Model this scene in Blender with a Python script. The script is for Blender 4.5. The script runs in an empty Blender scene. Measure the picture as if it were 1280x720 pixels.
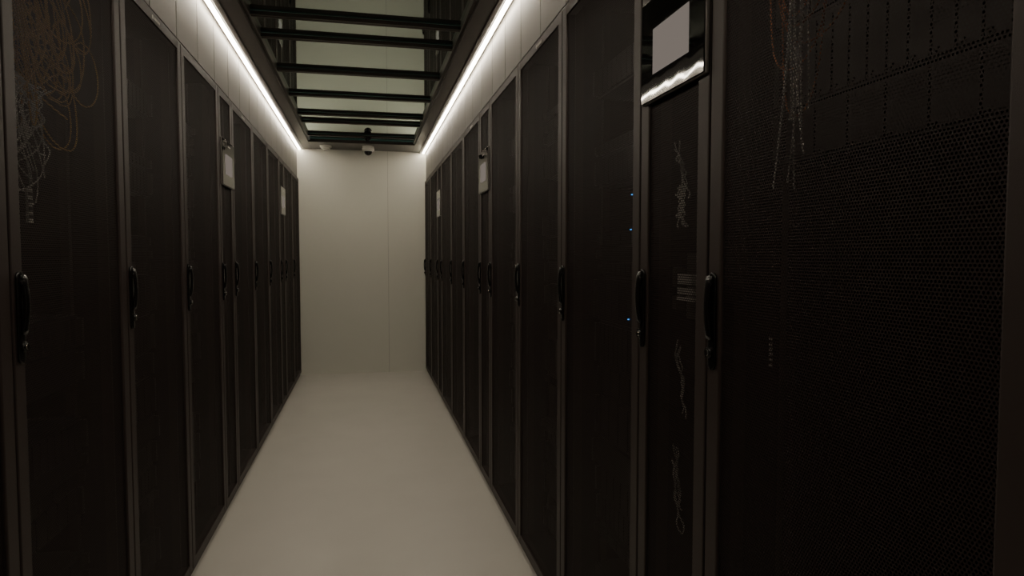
import bpy, bmesh, math, random
from mathutils import Vector, Matrix
random.seed(7)
S = bpy.context.scene
COL = S.collection

F = 820.0
H = 1.185
XR, XL = 0.597, -0.634
YEND = 6.77
RACK_H = 1.955
RAIL_Z = 2.235

# ------------------------------------------------------------------ materials
def newmat(name):
    m = bpy.data.materials.new(name); m.use_nodes = True
    nt = m.node_tree; nt.nodes.clear()
    out = nt.nodes.new('ShaderNodeOutputMaterial')
    return m, nt, out

def simple(name, col, rough=0.5, metal=0.0, noise=0.0, nscale=8.0, bump=0.0, bscale=200, spec=0.5, coat=0.0, bdist=0.002):
    m, nt, out = newmat(name)
    b = nt.nodes.new('ShaderNodeBsdfPrincipled')
    b.inputs['Roughness'].default_value = rough
    b.inputs['Metallic'].default_value = metal
    b.inputs['Specular IOR Level'].default_value = spec
    b.inputs['Coat Weight'].default_value = coat
    tc = nt.nodes.new('ShaderNodeTexCoord')
    n = nt.nodes.new('ShaderNodeTexNoise'); n.inputs['Scale'].default_value = nscale
    n.inputs['Detail'].default_value = 5
    nt.links.new(tc.outputs['Object'], n.inputs['Vector'])
    mx = nt.nodes.new('ShaderNodeMix'); mx.data_type = 'RGBA'
    c = Vector(col)
    mx.inputs[6].default_value = (*(c*(1-noise)), 1)
    mx.inputs[7].default_value = (*(c*(1+noise)), 1)
    nt.links.new(n.outputs['Fac'], mx.inputs[0])
    nt.links.new(mx.outputs[2], b.inputs['Base Color'])
    if bump > 0:
        n2 = nt.nodes.new('ShaderNodeTexNoise'); n2.inputs['Scale'].default_value = bscale
        n2.inputs['Detail'].default_value = 0 if bscale < 30 else 2
        nt.links.new(tc.outputs['Object'], n2.inputs['Vector'])
        bp = nt.nodes.new('ShaderNodeBump'); bp.inputs['Strength'].default_value = bump
        bp.inputs['Distance'].default_value = bdist
        nt.links.new(n2.outputs['Fac'], bp.inputs['Height'])
        nt.links.new(bp.outputs['Normal'], b.inputs['Normal'])
    nt.links.new(b.outputs[0], out.inputs[0])
    return m

def emis(name, col, s):
    m, nt, out = newmat(name)
    e = nt.nodes.new('ShaderNodeEmission')
    e.inputs[0].default_value = (*col, 1); e.inputs[1].default_value = s
    nt.links.new(e.outputs[0], out.inputs[0])
    return m

def perforated(name, col, pitch=0.0052, rad=0.31):
    m, nt, out = newmat(name)
    L = nt.links.new
    tc = nt.nodes.new('ShaderNodeTexCoord')
    sx = nt.nodes.new('ShaderNodeSeparateXYZ'); L(tc.outputs['Object'], sx.inputs[0])
    def M(op, a, b=None):
        n = nt.nodes.new('ShaderNodeMath'); n.operation = op
        for i, v in enumerate((a, b)):
            if v is None: continue
            if isinstance(v, (int, float)): n.inputs[i].default_value = v
            else: L(v, n.inputs[i])
        return n.outputs[0]
    u = M('DIVIDE', sx.outputs[0], pitch)
    v = M('DIVIDE', sx.outputs[2], pitch)
    r3 = math.sqrt(3)
    def dist(off):
        a = M('ADD', u, 100+off); a = M('FRACT', a); a = M('SUBTRACT', a, 0.5)
        b = M('DIVIDE', v, r3); b = M('ADD', b, 100+off); b = M('FRACT', b); b = M('SUBTRACT', b, 0.5); b = M('MULTIPLY', b, r3)
        return M('SQRT', M('ADD', M('MULTIPLY', a, a), M('MULTIPLY', b, b)))
    d = M('MINIMUM', dist(0), dist(0.5))
    hole = M('LESS_THAN', d, rad)
    b = nt.nodes.new('ShaderNodeBsdfPrincipled')
    b.inputs['Base Color'].default_value = (*col, 1)
    b.inputs['Roughness'].default_value = 0.6
    b.inputs['Specular IOR Level'].default_value = 0.2
    t = nt.nodes.new('ShaderNodeBsdfTransparent')
    mx = nt.nodes.new('ShaderNodeMixShader')
    L(hole, mx.inputs[0]); L(b.outputs[0], mx.inputs[1]); L(t.outputs[0], mx.inputs[2])
    L(mx.outputs[0], out.inputs[0])
    return m

def roofglass(name):
    m, nt, out = newmat(name)
    L = nt.links.new
    t = nt.nodes.new('ShaderNodeBsdfTransparent'); t.inputs[0].default_value = (0.55, 0.76, 0.70, 1)
    g = nt.nodes.new('ShaderNodeBsdfGlossy'); g.inputs['Roughness'].default_value = 0.03
    g.inputs[0].default_value = (0.75, 0.85, 0.8, 1)
    f = nt.nodes.new('ShaderNodeFresnel'); f.inputs[0].default_value = 1.35
    mx = nt.nodes.new('ShaderNodeMixShader')
    L(f.outputs[0], mx.inputs[0]); L(t.outputs[0], mx.inputs[1]); L(g.outputs[0], mx.inputs[2])
    L(mx.outputs[0], out.inputs[0])
    return m

M_frame = simple('rack_paint', (0.040, 0.028, 0.0255), 0.5, noise=0.1, bump=0.15, bscale=900, spec=0.4)
M_body = simple('rack_inner_paint', (0.008, 0.0062, 0.0060), 0.6, noise=0.1)
M_mesh = perforated('perforated_steel', (0.023, 0.0150, 0.0140))
M_handle = simple('handle_black', (0.008, 0.007, 0.007), 0.25, noise=0.05)
M_chrome = simple('lock_steel', (0.35, 0.33, 0.3), 0.25, 1.0, noise=0.05)
M_server = simple('server_front', (0.012, 0.011, 0.010), 0.4, 0.3, noise=0.2, nscale=40)
M_server2 = simple('server_metal', (0.06, 0.055, 0.051), 0.4, 0.6, noise=0.2, nscale=40)
M_bezel = simple('glossy_bezel', (0.006, 0.006, 0.006), 0.03, noise=0.02, coat=0.3, bump=0.8, bscale=24, bdist=0.00022)
M_bez_edge = simple('bezel_edge', (0.12, 0.11, 0.10), 0.35, 0.5, noise=0.05)
M_screen = emis('screen_lit', (0.62, 0.53, 0.46), 0.30)
M_logo = simple('logo_print', (0.5, 0.48, 0.45), 0.5)
M_white = simple('white_plastic', (0.62, 0.60, 0.55), 0.4, noise=0.03)
M_dome = simple('dome_black', (0.01, 0.01, 0.01), 0.08, noise=0.02)
M_wall = simple('white_wall_panel', (0.60, 0.598, 0.53), 0.42, noise=0.025, nscale=2.0, bump=0.05, bscale=60)
M_floor = simple('vinyl_floor', (0.52, 0.50, 0.455), 0.38, noise=0.07, nscale=3.5, bump=0.08, bscale=40)
M_panel = simple('fascia_panel', (0.15, 0.142, 0.13), 0.5, noise=0.05, nscale=3)
M_seam = simple('seam_dark', (0.02, 0.018, 0.017), 0.6)
M_wseam = simple('wall_joint', (0.3, 0.29, 0.26), 0.6)
M_rail = simple('roof_aluminium_dark', (0.055, 0.043, 0.038), 0.35, 0.3, noise=0.1)
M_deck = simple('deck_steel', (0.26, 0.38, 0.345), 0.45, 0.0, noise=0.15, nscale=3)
M_deck_shade = simple('deck_groove_shade', (0.09, 0.13, 0.12), 0.5, 0.0, noise=0.15, nscale=3)  # darker copy of the deck colour, paints shade into the grooves
M_glass = roofglass('roof_glass')
M_led = emis('led_strip', (1.0, 0.89, 0.72), 50.0)
M_deck_fill = emis('deck_fill_glow', (0.72, 1.0, 0.92), 12.0)  # teal glow for the added lights that brighten the deck
M_blue = emis('blue_indicator', (0.05, 0.35, 1.0), 1.2)
M_orange = emis('orange_indicator', (1.0, 0.35, 0.05), 2.0)
M_yel = simple('fibre_yellow', (0.60, 0.35, 0.08), 0.45, noise=0.1)
M_or = simple('fibre_orange', (0.70, 0.26, 0.10), 0.45, noise=0.1)
M_grey = simple('cable_grey', (0.70, 0.67, 0.62), 0.45, noise=0.1)

# ------------------------------------------------------------------ builders
class MB:
    def __init__(self, mats):
        self.bm = bmesh.new(); self.mats = mats
    def box(self, x0, x1, y0, y1, z0, z1, m=0, bev=0.0):
        ret = bmesh.ops.create_cube(self.bm, size=1.0)
        vs = ret['verts']
        for v in vs:
            v.co = Vector(((x0+x1)/2 + v.co.x*(x1-x0), (y0+y1)/2 + v.co.y*(y1-y0), (z0+z1)/2 + v.co.z*(z1-z0)))
        fs = set(f for v in vs for f in v.link_faces)
        mi = self.mats.index(m) if m else 0
        for f in fs: f.material_index = mi
        if bev > 0:
            es = list(set(e for v in vs for e in v.link_edges))
            r = bmesh.ops.bevel(self.bm, geom=es, offset=bev, segments=2, affect='EDGES', profile=0.5)
            for f in r['faces']: f.material_index = mi
    def quad(self, pts, m):
        vs = [self.bm.verts.new(p) for p in pts]
        f = self.bm.faces.new(vs); f.material_index = self.mats.index(m)
    def cyl(self, c, axis, r0, r1, h, m, seg=20):
        ret = bmesh.ops.create_cone(self.bm, cap_ends=True, segments=seg, radius1=r0, radius2=r1, depth=h)
        R = Vector((0, 0, 1)).rotation_difference(Vector(axis)).to_matrix()
        mi = self.mats.index(m)
        for v in ret['verts']:
            v.co = R @ v.co + Vector(c)
        for f in set(f for v in ret['verts'] for f in v.link_faces):
            f.material_index = mi
            if len(f.verts) == 4: f.smooth = True
    def loft(self, sections, m, seg=12, smooth=True):
        rings = []
        mi = self.mats.index(m)
        for (xc, z, yc, w, d) in sections:
            ring = []
            for i in range(seg):
                a = 2*math.pi*i/seg
                ca, sa = math.cos(a), math.sin(a)
                x = math.copysign(abs(ca)**0.6, ca)*w; y = math.copysign(abs(sa)**0.6, sa)*d
                ring.append(self.bm.verts.new((xc+x, yc+y, z)))
            rings.append(ring)
        for a, b in zip(rings, rings[1:]):
            for i in range(seg):
                f = self.bm.faces.new((a[i], a[(i+1) % seg], b[(i+1) % seg], b[i])); f.material_index = mi; f.smooth = smooth
        f = self.bm.faces.new(list(reversed(rings[0]))); f.material_index = mi
        f = self.bm.faces.new(rings[-1]); f.material_index = mi
    def done(self, name):
        bmesh.ops.recalc_face_normals(self.bm, faces=self.bm.faces)
        me = bpy.data.meshes.new(name)
        self.bm.to_mesh(me); self.bm.free()
        for m in self.mats: me.materials.append(m)
        return me

def obj(name, data, parent=None, loc=(0, 0, 0)):
    o = bpy.data.objects.new(name, data); COL.objects.link(o)
    o.location = loc
    if parent: o.parent = parent
    return o

# ---- rack meshes (local: x = width, left->right seen from aisle; y = depth; front at y=0)
def cabinet_mesh(w):
    b = MB([M_body, M_frame])
    g = 0.0015
    D = 1.05; t = 0.012
    b.box(g, g+t, 0.035, D, 0.0, RACK_H, M_body)
    b.box(w-g-t, w-g, 0.035, D, 0.0, RACK_H, M_body)
    b.box(g+t, w-g-t, D-t, D, 0.0, RACK_H, M_body)
    b.box(g+t, w-g-t, 0.035, D-t, RACK_H-t, RACK_H, M_frame)
    b.box(g+t, w-g-t, 0.035, D-t, 0.0, 0.05, M_body)
    b.box(g, g+0.03, 0.034, 0.06, 0.0, RACK_H, M_frame)
    b.box(w-g-0.03, w-g, 0.034, 0.06, 0.0, RACK_H, M_frame)
    b.box(g, w-g, 0.012, 0.034, RACK_H-0.012, RACK_H, M_frame)
    b.box(g, w-g, 0.012, 0.034, 0.0, 0.028, M_frame)
    for x in (0.055, w-0.055-0.018):
        b.box(x, x+0.018, 0.11, 0.13, 0.06, RACK_H-0.03, M_frame)
    return b.done('cabinet')

ST = 0.040
def door_mesh(w, st=ST):
    b = MB([M_frame, M_body])
    z0, z1 = 0.030, RACK_H-0.015
    g = 0.003
    y0, y1 = 0.0, 0.03
    b.box(g, g+st, y0, y1, z0, z1, M_frame, 0.003)
    b.box(w-g-st, w-g, y0, y1, z0, z1, M_frame, 0.003)
    b.box(g+st-0.002, w-g-st+0.002, y0+0.001, y1, z1-0.03, z1, M_frame)
    b.box(g+st-0.002, w-g-st+0.002, y0+0.001, y1, z0, z0+0.03, M_frame)
    for x in (g+st, w-g-st-0.003):
        b.box(x, x+0.003, y0+0.006, y1-0.004, z0+0.03, z1-0.03, M_body)
    for z in (0.25, 1.0, 1.7):
        b.cyl((w-g-0.003, 0.031, z), (0, 0, 1), 0.004, 0.004, 0.05, M_frame, 10)
    return b.done('door_frame')

def sheet_mesh(w, st=ST):
    b = MB([M_mesh])
    a = 0.003+st+0.001; z0 = 0.059; z1 = RACK_H-0.044
    b.quad([(a, 0.006, z0), (w-a, 0.006, z0), (w-a, 0.006, z1), (a, 0.006, z1)], M_mesh)
    return b.done('door_perforated_sheet')

def handle_mesh():
    b = MB([M_handle, M_chrome])
    xs = 0.024
    def cap(z0, z1, yc, w, d, n=5):
        secs = []
        r = w
        for i in range(n+1):
            a = math.pi/2*i/n
            secs.append((xs, z0 + r*(1-math.cos(a)), yc, max(0.0015, w*math.sin(a)), d))
        for i in range(n+1):
            a = math.pi/2*i/n
            secs.append((xs, z1 - r + r*math.sin(a), yc, max(0.0015, w*math.cos(a)), d))
        return secs
    b.loft(cap(-0.086, 0.086, -0.003, 0.012, 0.0035), M_handle, 16)
    g = []
    for i in range(15):
        t = i/14.0
        z = 0.080 - t*0.112
        yc = -0.009 - 0.005*math.sin(math.pi*min(1, t*1.05))
        w = 0.0085 - 0.002*math.sin(math.pi*t)
        d = 0.0045 if 0 < i < 14 else 0.003
        g.append((xs, z, yc, w, d))
    b.loft(g, M_handle, 14)
    b.cyl((xs, -0.009, 0.066), (0, -1, 0), 0.009, 0.008, 0.011, M_handle)
    b.cyl((xs, -0.009, -0.055), (0, -1, 0), 0.010, 0.009, 0.008, M_handle)
    b.cyl((xs, -0.0135, -0.055), (0, -1, 0), 0.0065, 0.0062, 0.002, M_chrome)
    b.box(xs-0.0008, xs+0.0008, -0.0150, -0.0140, -0.060, -0.050, M_handle)
    return b.done('swing_handle')

def equipment_mesh(w, zlo, zhi, seed, dens=0.9):
    rnd = random.Random(seed)
    b = MB([M_server, M_server2, M_body])
    z = zlo
    x0, x1 = 0.06, w-0.06
    while z < zhi-0.045:
        u = rnd.choice([1, 1, 2, 2, 3])*0.0445
        if z+u > zhi: u = 0.0445
        if rnd.random() < dens:
            y = 0.095 + rnd.random()*0.02
            m = M_server
            b.box(x0, x1, y, 0.75, z+0.001, z+u-0.002, m)
            n = rnd.choice([6, 8, 12]) if w > 0.4 else 4
            kind = rnd.random()
            if kind < 0.7:
                bw = (x1-x0-0.05)/n
                for i in range(n):
                    bx = x0+0.025+i*bw
                    b.box(bx+0.002, bx+bw-0.002, y-0.006, y, z+0.006, z+u-0.008, M_server)
                    b.box(bx+0.005, bx+0.013, y-0.008, y-0.006, z+0.009, z+0.013, M_server2)
            b.box(x0+0.004, x0+0.016, y-0.016, y, z+0.008, z+u-0.010, M_server2)
            b.box(x1-0.016, x1-0.004, y-0.016, y, z+0.008, z+u-0.010, M_server2)
        z += u
    return b.done('equipment')

def screen_mesh(w):
    b = MB([M_bezel, M_bez_edge, M_screen, M_logo])
    x0, x1 = 0.022, 0.297
    z0, z1 = 1.508, 1.722
    b.box(x0, x1, -0.0075, -0.0005, z0, z1, M_bez_edge, 0.002)
    b.box(x0+0.003, x1-0.003, -0.0100, -0.0070, z0+0.003, z1-0.003, M_bezel, 0.0010)
    b.box(0.082, 0.238, -0.0106, -0.0101, 1.562, 1.654, M_screen)
    b.cyl((0.15, -0.0103, z1-0.026), (0, -1, 0), 0.005, 0.005, 0.0006, M_logo, 8)
    for i in range(6):
        b.box(0.16+i*0.007, 0.1645+i*0.007, -0.0106, -0.0101, z1-0.029, z1-0.023, M_logo)
    return b.done('control_screen')

def badge_mesh():
    b = MB([M_logo])
    for i in range(6):
        b.box(0.30+i*0.010, 0.3065+i*0.010, -0.0006, 0.0012, RACK_H-0.036, RACK_H-0.028, M_logo)
    b.cyl((0.287, 0.0004, RACK_H-0.032), (0, -1, 0), 0.007, 0.007, 0.001, M_logo, 8)
    return b.done('badge')

WID = {'rack': 0.6, 'cool': 0.3}
ME = {}
for k, w in WID.items():
    ME[k] = dict(cab=cabinet_mesh(w), door=door_mesh(w), sheet=sheet_mesh(w))
ME_handle = handle_mesh()
ME_screen = screen_mesh(0.3)
ME_badge = badge_mesh()
ME_equip = [equipment_mesh(0.6, 0.10, 1.75, 10+i, 0.75) for i in range(3)]
ME_equip_top = equipment_mesh(0.6, 1.34, 1.86, 77, 1.0)
def cooler_inner():
    b = MB([M_body, M_server, M_server2])
    for i in range(5):
        z = 0.12+i*0.35
        b.box(0.05, 0.25, 0.16, 0.22, z, z+0.30, M_server)
        b.cyl((0.15, 0.155, z+0.15), (0, 1, 0), 0.088, 0.088, 0.012, M_body, 28)
        b.cyl((0.15, 0.147, z+0.15), (0, 1, 0), 0.03, 0.03, 0.012, M_server, 20)
        for j in range(7):
            a = j*2*math.pi/7
            p = Vector((0.15+math.cos(a)*0.055, 0.146, z+0.15+math.sin(a)*0.055))
            q = 0.012
            dx, dz = math.cos(a), math.sin(a)
            b.quad([(p.x-dx*0.03-dz*q, 0.146, p.z-dz*0.03+dx*q), (p.x+dx*0.03-dz*q*1.6, 0.146, p.z+dz*0.03+dx*q*1.6),
                    (p.x+dx*0.03+dz*q, 0.150, p.z+dz*0.03-dx*q), (p.x-dx*0.03+dz*q, 0.150, p.z-dz*0.03-dx*q)], M_server)
    return b.done('fan_stack')
ME_fans = cooler_inner()

def cables(name, paths, mat, r, parent):
    cu = bpy.data.curves.new(name, 'CURVE'); cu.dimensions = '3D'
    cu.bevel_depth = r; cu.bevel_resolution = 1; cu.resolution_u = 6
    for p in paths:
        sp = cu.splines.new('NURBS'); sp.points.add(len(p)-1)
        for i, q in enumerate(p): sp.points[i].co = (*q, 1)
        sp.use_endpoint_u = True; sp.order_u = 4
    cu.materials.append(mat)
    return obj(name, cu, parent)

def build(kind, side, y0, y1):
    nm = 'server_rack' if kind == 'rack' else 'cooling_cabinet'
    e = bpy.data.objects.new(nm, None); COL.objects.link(e)
    e.empty_display_size = 0.1
    if side == 'R':
        e.location = (XR, y1, 0); e.rotation_euler = (0, 0, -math.pi/2)
    else:
        e.location = (XL, y0, 0); e.rotation_euler = (0, 0, math.pi/2)
    d = ME[kind]
    obj('cabinet', d['cab'], e); obj('door_frame', d['door'], e); obj('door_sheet', d['sheet'], e)
    obj('door_handle', ME_handle, e, (0, 0, 1.07))
    return e

far_bounds = [(6.17, 6.77, 'rack'), (5.57, 6.17, 'rack'), (5.27, 5.57, 'cool'), (4.67, 5.27, 'rack'), (4.07, 4.67, 'rack'),
              (3.47, 4.07, 'rack'), (3.17, 3.47, 'cool'), (2.57, 3.17, 'rack'), (1.97, 2.57, 'rack'), (1.37, 1.97, 'rack'),
              (1.07, 1.37, 'cool'), (0.47, 1.07, 'rack'), (-0.13, 0.47, 'rack'), (-0.73, -0.13, 'rack'), (-1.03, -0.73, 'cool'), (-1.63, -1.03, 'rack')]
RK = {}
for side in 'RL':
    for i, (a, b_, k) in enumerate(far_bounds):
        e = build(k, side, a, b_)
        RK[(side, i)] = e
        if k == 'cool':
            if not (side == 'L' and i == 10): obj('control_screen', ME_screen, e)
            obj('fan_stack', ME_fans, e)
        else:
            if (side, i) == ('R', 11): obj('equipment', ME_equip_top, e)
            elif (side, i) != ('L', 9): obj('equipment', random.choice(ME_equip), e)
            if i % 3 == 2 or (side == 'R' and i == 8): obj('badge', ME_badge, e)

# --- near right rack contents : orange fibre loops, grey leads
rnd = random.Random(3)
e = RK[('R', 11)]
pp = []
for i in range(6):
    xa = 0.09+rnd.random()*0.06; xb = xa+0.10+rnd.random()*0.09; zb = 1.39+rnd.random()*0.20
    y = 0.02+rnd.random()*0.03
    pp.append([(xa+.02, y, 1.90), (xa, y, 1.80), (xa, y+0.01, zb+0.12), (xa+0.02, y, zb), (xb-0.02, y, zb), (xb, y+0.01, zb+0.14), (xb, y, 1.80), (xb-0.02, y, 1.90)])
cables('orange_fibre', pp, M_or, 0.0014, e)
pp = []
for i in range(9):
    xa = 0.16+rnd.random()*0.06; y = 0.018+rnd.random()*0.02
    pp.append([(xa, y, 1.90), (xa+rnd.uniform(-.01, .01), y, 1.75), (0.20+rnd.uniform(-.02, .02), y, 1.52), (0.185+rnd.uniform(-.06, .05), y, 1.28+rnd.random()*.12)])
cables('grey_lead', pp, M_grey, 0.0015, e)
b = MB([M_grey, M_orange])
for i in range(6):
    b.box(0.172, 0.177, 0.010, 0.013, 1.015+i*0.008, 1.0195+i*0.008, M_grey)
b.box(0.20, 0.206, 0.06, 0.063, 1.62, 1.625, M_orange)
b.box(0.21, 0.214, 0.06, 0.063, 1.66, 1.664, M_orange)
obj('label_strip', b.done('label_strip'), e)

# --- near left rack : tangle of yellow fibres
e = RK[('L', 9)]
obj('equipment', equipment_mesh(0.6, 0.10, 1.2, 5, 0.5), e)
pp = []
for i in range(22):
    x = 0.10+rnd.random()*0.24; y = 0.025+rnd.random()*0.045
    w_ = rnd.uniform(0.06, 0.32); zb = rnd.uniform(1.42, 1.70)
    xe = min(0.53, x+w_)
    j = lambda s=0.03: rnd.uniform(-s, s)
    pp.append([(x, y, 1.90), (x-rnd.uniform(0, .05), y, 1.78), (x+0.02+j(), y, zb+0.10), (x+w_*0.3+j(), y+rnd.uniform(-.004, .01), zb+j()), (xe-w_*0.1, y, zb+j()),
               (xe, y, zb+0.10+j()), (xe-rnd.uniform(0, .12), y, zb+rnd.uniform(.12, .26)), (x+w_*.4+j(), y, min(1.88, zb+rnd.uniform(.05, .3)))])
for i in range(16):
    x = 0.10+rnd.random()*0.2; y = 0.02+rnd.random()*0.05
    p = [(x, y, 1.72)]
    z = 1.64
    for j in range(rnd.randint(3, 6)):
        p.append((rnd.uniform(0.06, 0.36), min(0.085, max(.02, y+rnd.uniform(-.02, .02))), z))
        z -= rnd.uniform(-0.03, 0.12)
    pp.append(p)
cables('yellow_fibre', pp, M_yel, 0.0018, e)
pp = []
for i in range(18):
    p = []
    z = 1.54
    for j in range(6):
        p.append((rnd.uniform(0.06, 0.26), 0.02+rnd.random()*0.03, z)); z -= rnd.uniform(-.01, 0.08)
    pp.append(p)
cables('grey_patch_lead', pp, M_grey, 0.0013, e)
b = MB([M_white, M_body])
b.box(0.10, 0.120, 0.012, 0.016, 1.25, 1.32, M_white)
for i in range(4): b.box(0.102, 0.118, 0.010, 0.012, 1.26+i*0.015, 1.266+i*0.015, M_body)
obj('cable_tag', b.done('cable_tag'), e)

# --- near right cooling cabinet : frayed cable bundles + terminal block
e = RK[('R', 10)]
pp = []
def bundle(xc, z1, z0, n, amp, drift=0.0):
    for k in range(n):
        p = []
        steps = 12
        off = rnd.uniform(-.5, .5)*amp
        a0 = rnd.uniform(0, 1); a1 = rnd.uniform(0, 1)
        za = z1-(z1-z0)*0.25*a0; zb = z0+(z1-z0)*0.35*a1
        x = xc+off
        for j in range(steps):
            t = j/(steps-1)
            x += rnd.uniform(-.6, .6)*amp + drift/steps
            x += ((xc+drift*t)-x)*0.35
            p.append((x, 0.016+rnd.uniform(0, .014), za+(zb-za)*t))
        pp.append(p)
bundle(0.125, 1.42, 1.28, 4, 0.020, 0.05)
bundle(0.150, 1.33, 1.24, 7, 0.045)
bundle(0.140, 1.02, 0.84, 4, 0.018, 0.04)
bundle(0.135, 0.80, 0.60, 5, 0.020, 0.03)
cables('cable_bundle', pp, M_grey, 0.0014, e)
b = MB([M_white, M_server2, M_body, M_server])
b.box(0.118, 0.20, 0.055, 0.10, 1.055, 1.19, M_server2)
b.box(0.125, 0.185, 0.030, 0.055, 1.128, 1.148, M_white)
for i in range(8):
    b.box(0.125+i*0.0085, 0.130+i*0.0085, 0.030, 0.055, 1.106, 1.120, M_white)
b.box(0.122, 0.195, 0.030, 0.055, 1.095, 1.101, M_white)
b.box(0.062, 0.08, 0.05, 0.07, 1.12, 1.16, M_server2)
b.box(0.062, 0.08, 0.05, 0.07, 1.07, 1.10, M_server2)
obj('terminal_block', b.done('terminal_block'), e)

# blue indicators in next rack (R,9)
e = RK[('R', 9)]
b = MB([M_blue])
for (x, z) in ((0.545, 1.325), (0.54, 1.245), (0.53, 1.035)):
    b.box(x, x+0.0025, 0.002, 0.0055, z, z+0.0025, M_blue)
obj('indicator_lights', b.done('indicator_lights'), e)

# ------------------------------------------------------------------ room shell
def slab(name, args, mat, bev=0):
    b = MB([mat]); b.box(*args, mat, bev); return obj(name, b.done(name))
OX0, OX1 = -2.4, 2.4
OY0, OY1 = -3.0, 15.0
DZ = 2.95
slab('floor', (OX0, OX1, OY0, OY1, -0.05, 0.0), M_floor)
b = MB([M_wall, M_wseam])
seam = 0.225
WT = RAIL_Z+0.06
b.box(-1.75, seam-0.0015, YEND, YEND+0.06, 0, WT, M_wall)
b.box(seam+0.0015, 1.75, YEND, YEND+0.06, 0, WT, M_wall)
b.box(seam-0.0015, seam+0.0015, YEND+0.001, YEND+0.05, 0, WT, M_wseam)
obj('wall_end', b.done('wall_end'))
slab('wall_back', (OX0, OX1, OY0-0.05, OY0, 0, DZ), M_wall)
slab('wall_front', (OX0, OX1, OY1, OY1+0.05, 0, DZ), M_panel)
slab('wall_left', (OX0-0.05, OX0, OY0, OY1, 0, DZ), M_wall)
slab('wall_right', (OX1, OX1+0.05, OY0, OY1, 0, DZ), M_wall)
b = MB([M_deck, M_deck_shade])
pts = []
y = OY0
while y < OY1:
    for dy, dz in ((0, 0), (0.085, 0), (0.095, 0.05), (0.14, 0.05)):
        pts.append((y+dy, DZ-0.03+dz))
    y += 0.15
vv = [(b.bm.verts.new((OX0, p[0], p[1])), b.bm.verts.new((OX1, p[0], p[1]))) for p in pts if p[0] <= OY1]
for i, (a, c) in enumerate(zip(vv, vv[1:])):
    f = b.bm.faces.new((a[0], a[1], c[1], c[0])); f.material_index = 0 if i % 4 == 0 else 1  # groove faces take the painted shade so the ribs stand out
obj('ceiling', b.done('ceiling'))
for sx in (-1.75, 1.75):  # added fill lights, kept out of view, to brighten the deck above the glass
    b = MB([M_rail, M_deck_fill])
    b.box(sx-0.06, sx+0.06, -2, 14, 2.58, 2.62, M_rail)
    b.box(sx-0.05, sx+0.05, -1.95, 13.9, 2.621, 2.627, M_deck_fill)
    for yy in (-1.5, 2, 5.8, 9.5, 13.5): b.cyl((sx, yy, 2.77), (0, 0, 1), 0.004, 0.004, 0.31, M_rail, 8)
    obj('deck_fill_light', b.done('deck_fill_light'))

# fascia panels above the racks
Y0 = -1.63
for side, X, s in (('right', XR, 1), ('left', XL, -1)):
    b = MB([M_panel, M_seam])
    xa, xb = sorted((X+s*0.012, X+s*0.03)); xc, xd = sorted((X+s*0.031, X+s*0.04))
    b.box(xc, xd, Y0, YEND-0.002, RACK_H+0.002, RAIL_Z+0.05, M_seam)
    y = YEND-0.002
    while y > Y0:
        b.box(xa, xb, max(Y0, y-0.294), y, RACK_H+0.004, RAIL_Z+0.05, M_panel, 0.002)
        y -= 0.30
    obj('containment_fascia_'+side, b.done('fascia'))

# roof frame
b = MB([M_rail])
for X, s in ((XR, -1), (XL, 1)):
    a0, a1 = sorted((X-s*0.010, X+s*0.13))
    b.box(a0, a1, Y0, YEND-0.002, RAIL_Z, RAIL_Z+0.045, M_rail, 0.002)
    a0, a1 = sorted((X+s*0.035, X+s*0.055))
    b.box(a0, a1, Y0, YEND-0.002, RAIL_Z-0.008, RAIL_Z, M_rail)
    a0, a1 = sorted((X+s*0.115, X+s*0.145))
    b.box(a0, a1, Y0, YEND-0.002, RAIL_Z+0.015, RAIL_Z+0.05, M_rail, 0.002)
bars = [6.17, 5.57, 5.27, 4.67, 4.07, 3.47, 3.17, 2.57, 1.97, 1.37, 1.07, 0.47, -0.13, -0.73, -1.03, -1.61]
for yb in bars:
    b.box(XL+0.12, XR-0.12, yb-0.019, yb-0.003, RAIL_Z+0.024, RAIL_Z+0.042, M_rail, 0.002)
    b.box(XL+0.12, XR-0.12, yb+0.003, yb+0.019, RAIL_Z+0.024, RAIL_Z+0.042, M_rail, 0.002)
    b.box(XL+0.12, XR-0.12, yb-0.004, yb+0.004, RAIL_Z+0.029, RAIL_Z+0.040, M_rail)
b.box(XL+0.12, XR-0.12, 6.36, YEND-0.002, RAIL_Z+0.002, RAIL_Z+0.03, M_rail)
obj('roof_frame', b.done('roof_frame'))
b = MB([M_glass])
for ya, yb in zip(bars[1:], bars):
    z = RAIL_Z+0.046
    b.quad([(XL+0.14, ya+0.01, z), (XR-0.14, ya+0.01, z), (XR-0.14, yb-0.01, z), (XL+0.14, yb-0.01, z)], M_glass)
b.quad([(XL+0.14, 6.18, z), (XR-0.14, 6.18, z), (XR-0.14, 6.37, z), (XL+0.14, 6.37, z)], M_glass)
obj('roof_glazing', b.done('roof_glazing'))
for side, X, s in (('r', XR, -1), ('l', XL, 1)):
    b = MB([M_led, M_white])
    a0, a1 = sorted((X+s*0.006, X+s*0.022))
    b.box(a0, a1, -0.4, YEND-0.01, RAIL_Z-0.012, RAIL_Z-0.004, M_led)
    b.box(a0-0.002, a1+0.002, -0.4, YEND-0.01, RAIL_Z-0.004, RAIL_Z-0.0005, M_white)
    obj('led_strip_light', b.done('led_strip_light'))

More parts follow.
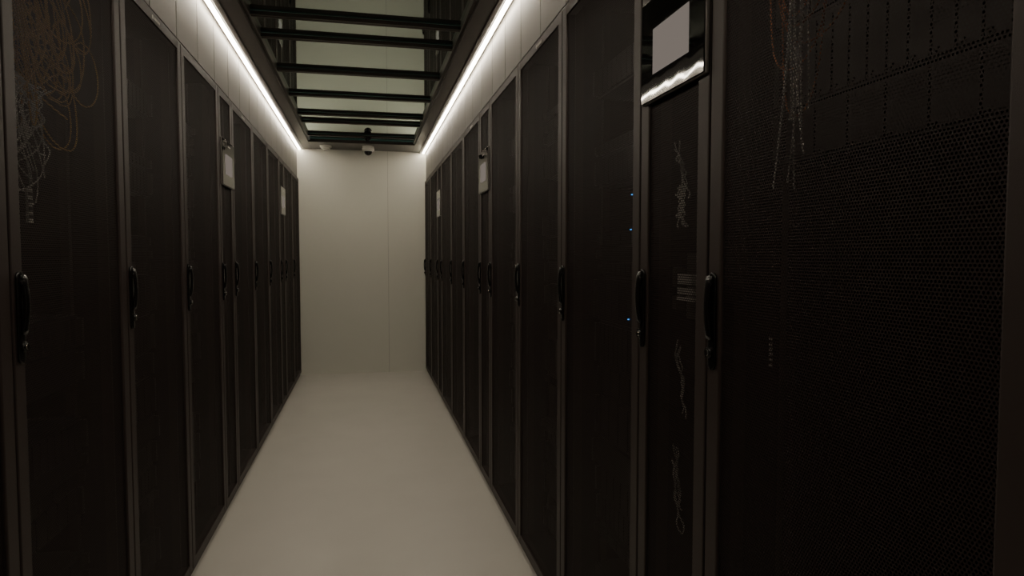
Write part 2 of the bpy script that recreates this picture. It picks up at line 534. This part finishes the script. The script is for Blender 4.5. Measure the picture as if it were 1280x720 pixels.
# dome camera & smoke detector
zc = RAIL_Z+0.003
e = obj('dome_security_camera', None, None, (0.035, 6.50, zc))
b = MB([M_white, M_dome])
b.cyl((0, 0, -0.012), (0, 0, 1), 0.052, 0.056, 0.024, M_white, 32)
b.cyl((0, 0, -0.032), (0, 0, 1), 0.058, 0.058, 0.018, M_white, 32)
b.cyl((0, 0, -0.046), (0, 0, 1), 0.046, 0.058, 0.010, M_white, 32)
ret = bmesh.ops.create_uvsphere(b.bm, u_segments=24, v_segments=14, radius=0.038)
for v in ret['verts']: v.co.z -= 0.052
for f in set(f for v in ret['verts'] for f in v.link_faces): f.material_index = 1; f.smooth = True
obj('housing', b.done('housing'), e)
e = obj('smoke_detector', None, None, (-0.36, 6.55, zc))
b = MB([M_white, M_dome])
b.cyl((0, 0, -0.008), (0, 0, 1), 0.055, 0.055, 0.016, M_white, 32)
b.cyl((0, 0, -0.026), (0, 0, 1), 0.036, 0.050, 0.020, M_white, 32)
b.cyl((0, 0, -0.042), (0, 0, 1), 0.022, 0.030, 0.012, M_white, 24)
obj('housing', b.done('housing'), e)
e = obj('ceiling_sensor', None, None, (0.03, 6.17, RAIL_Z+0.026))
b = MB([M_dome])
b.cyl((0, 0, -0.010), (0, 0, 1), 0.028, 0.034, 0.020, M_dome, 24)
b.cyl((0, 0, -0.026), (0, 0, 1), 0.014, 0.02, 0.012, M_dome, 24)
obj('housing', b.done('housing'), e)

# ------------------------------------------------------------------ world & camera
w = bpy.data.worlds.new('World'); S.world = w; w.use_nodes = True
w.node_tree.nodes['Background'].inputs[0].default_value = (0.5, 0.5, 0.5, 1)
w.node_tree.nodes['Background'].inputs[1].default_value = 0.0
cam = bpy.data.cameras.new('camera'); co = bpy.data.objects.new('camera', cam); COL.objects.link(co)
cam.sensor_width = 36; cam.lens = 36*F/1280; cam.clip_start = 0.02
pitch = math.atan(40/F); yaw = math.atan(183/F*math.cos(pitch))
co.location = (0, 0, H)
co.rotation_euler = (math.pi/2-pitch, 0, -yaw)
S.camera = co
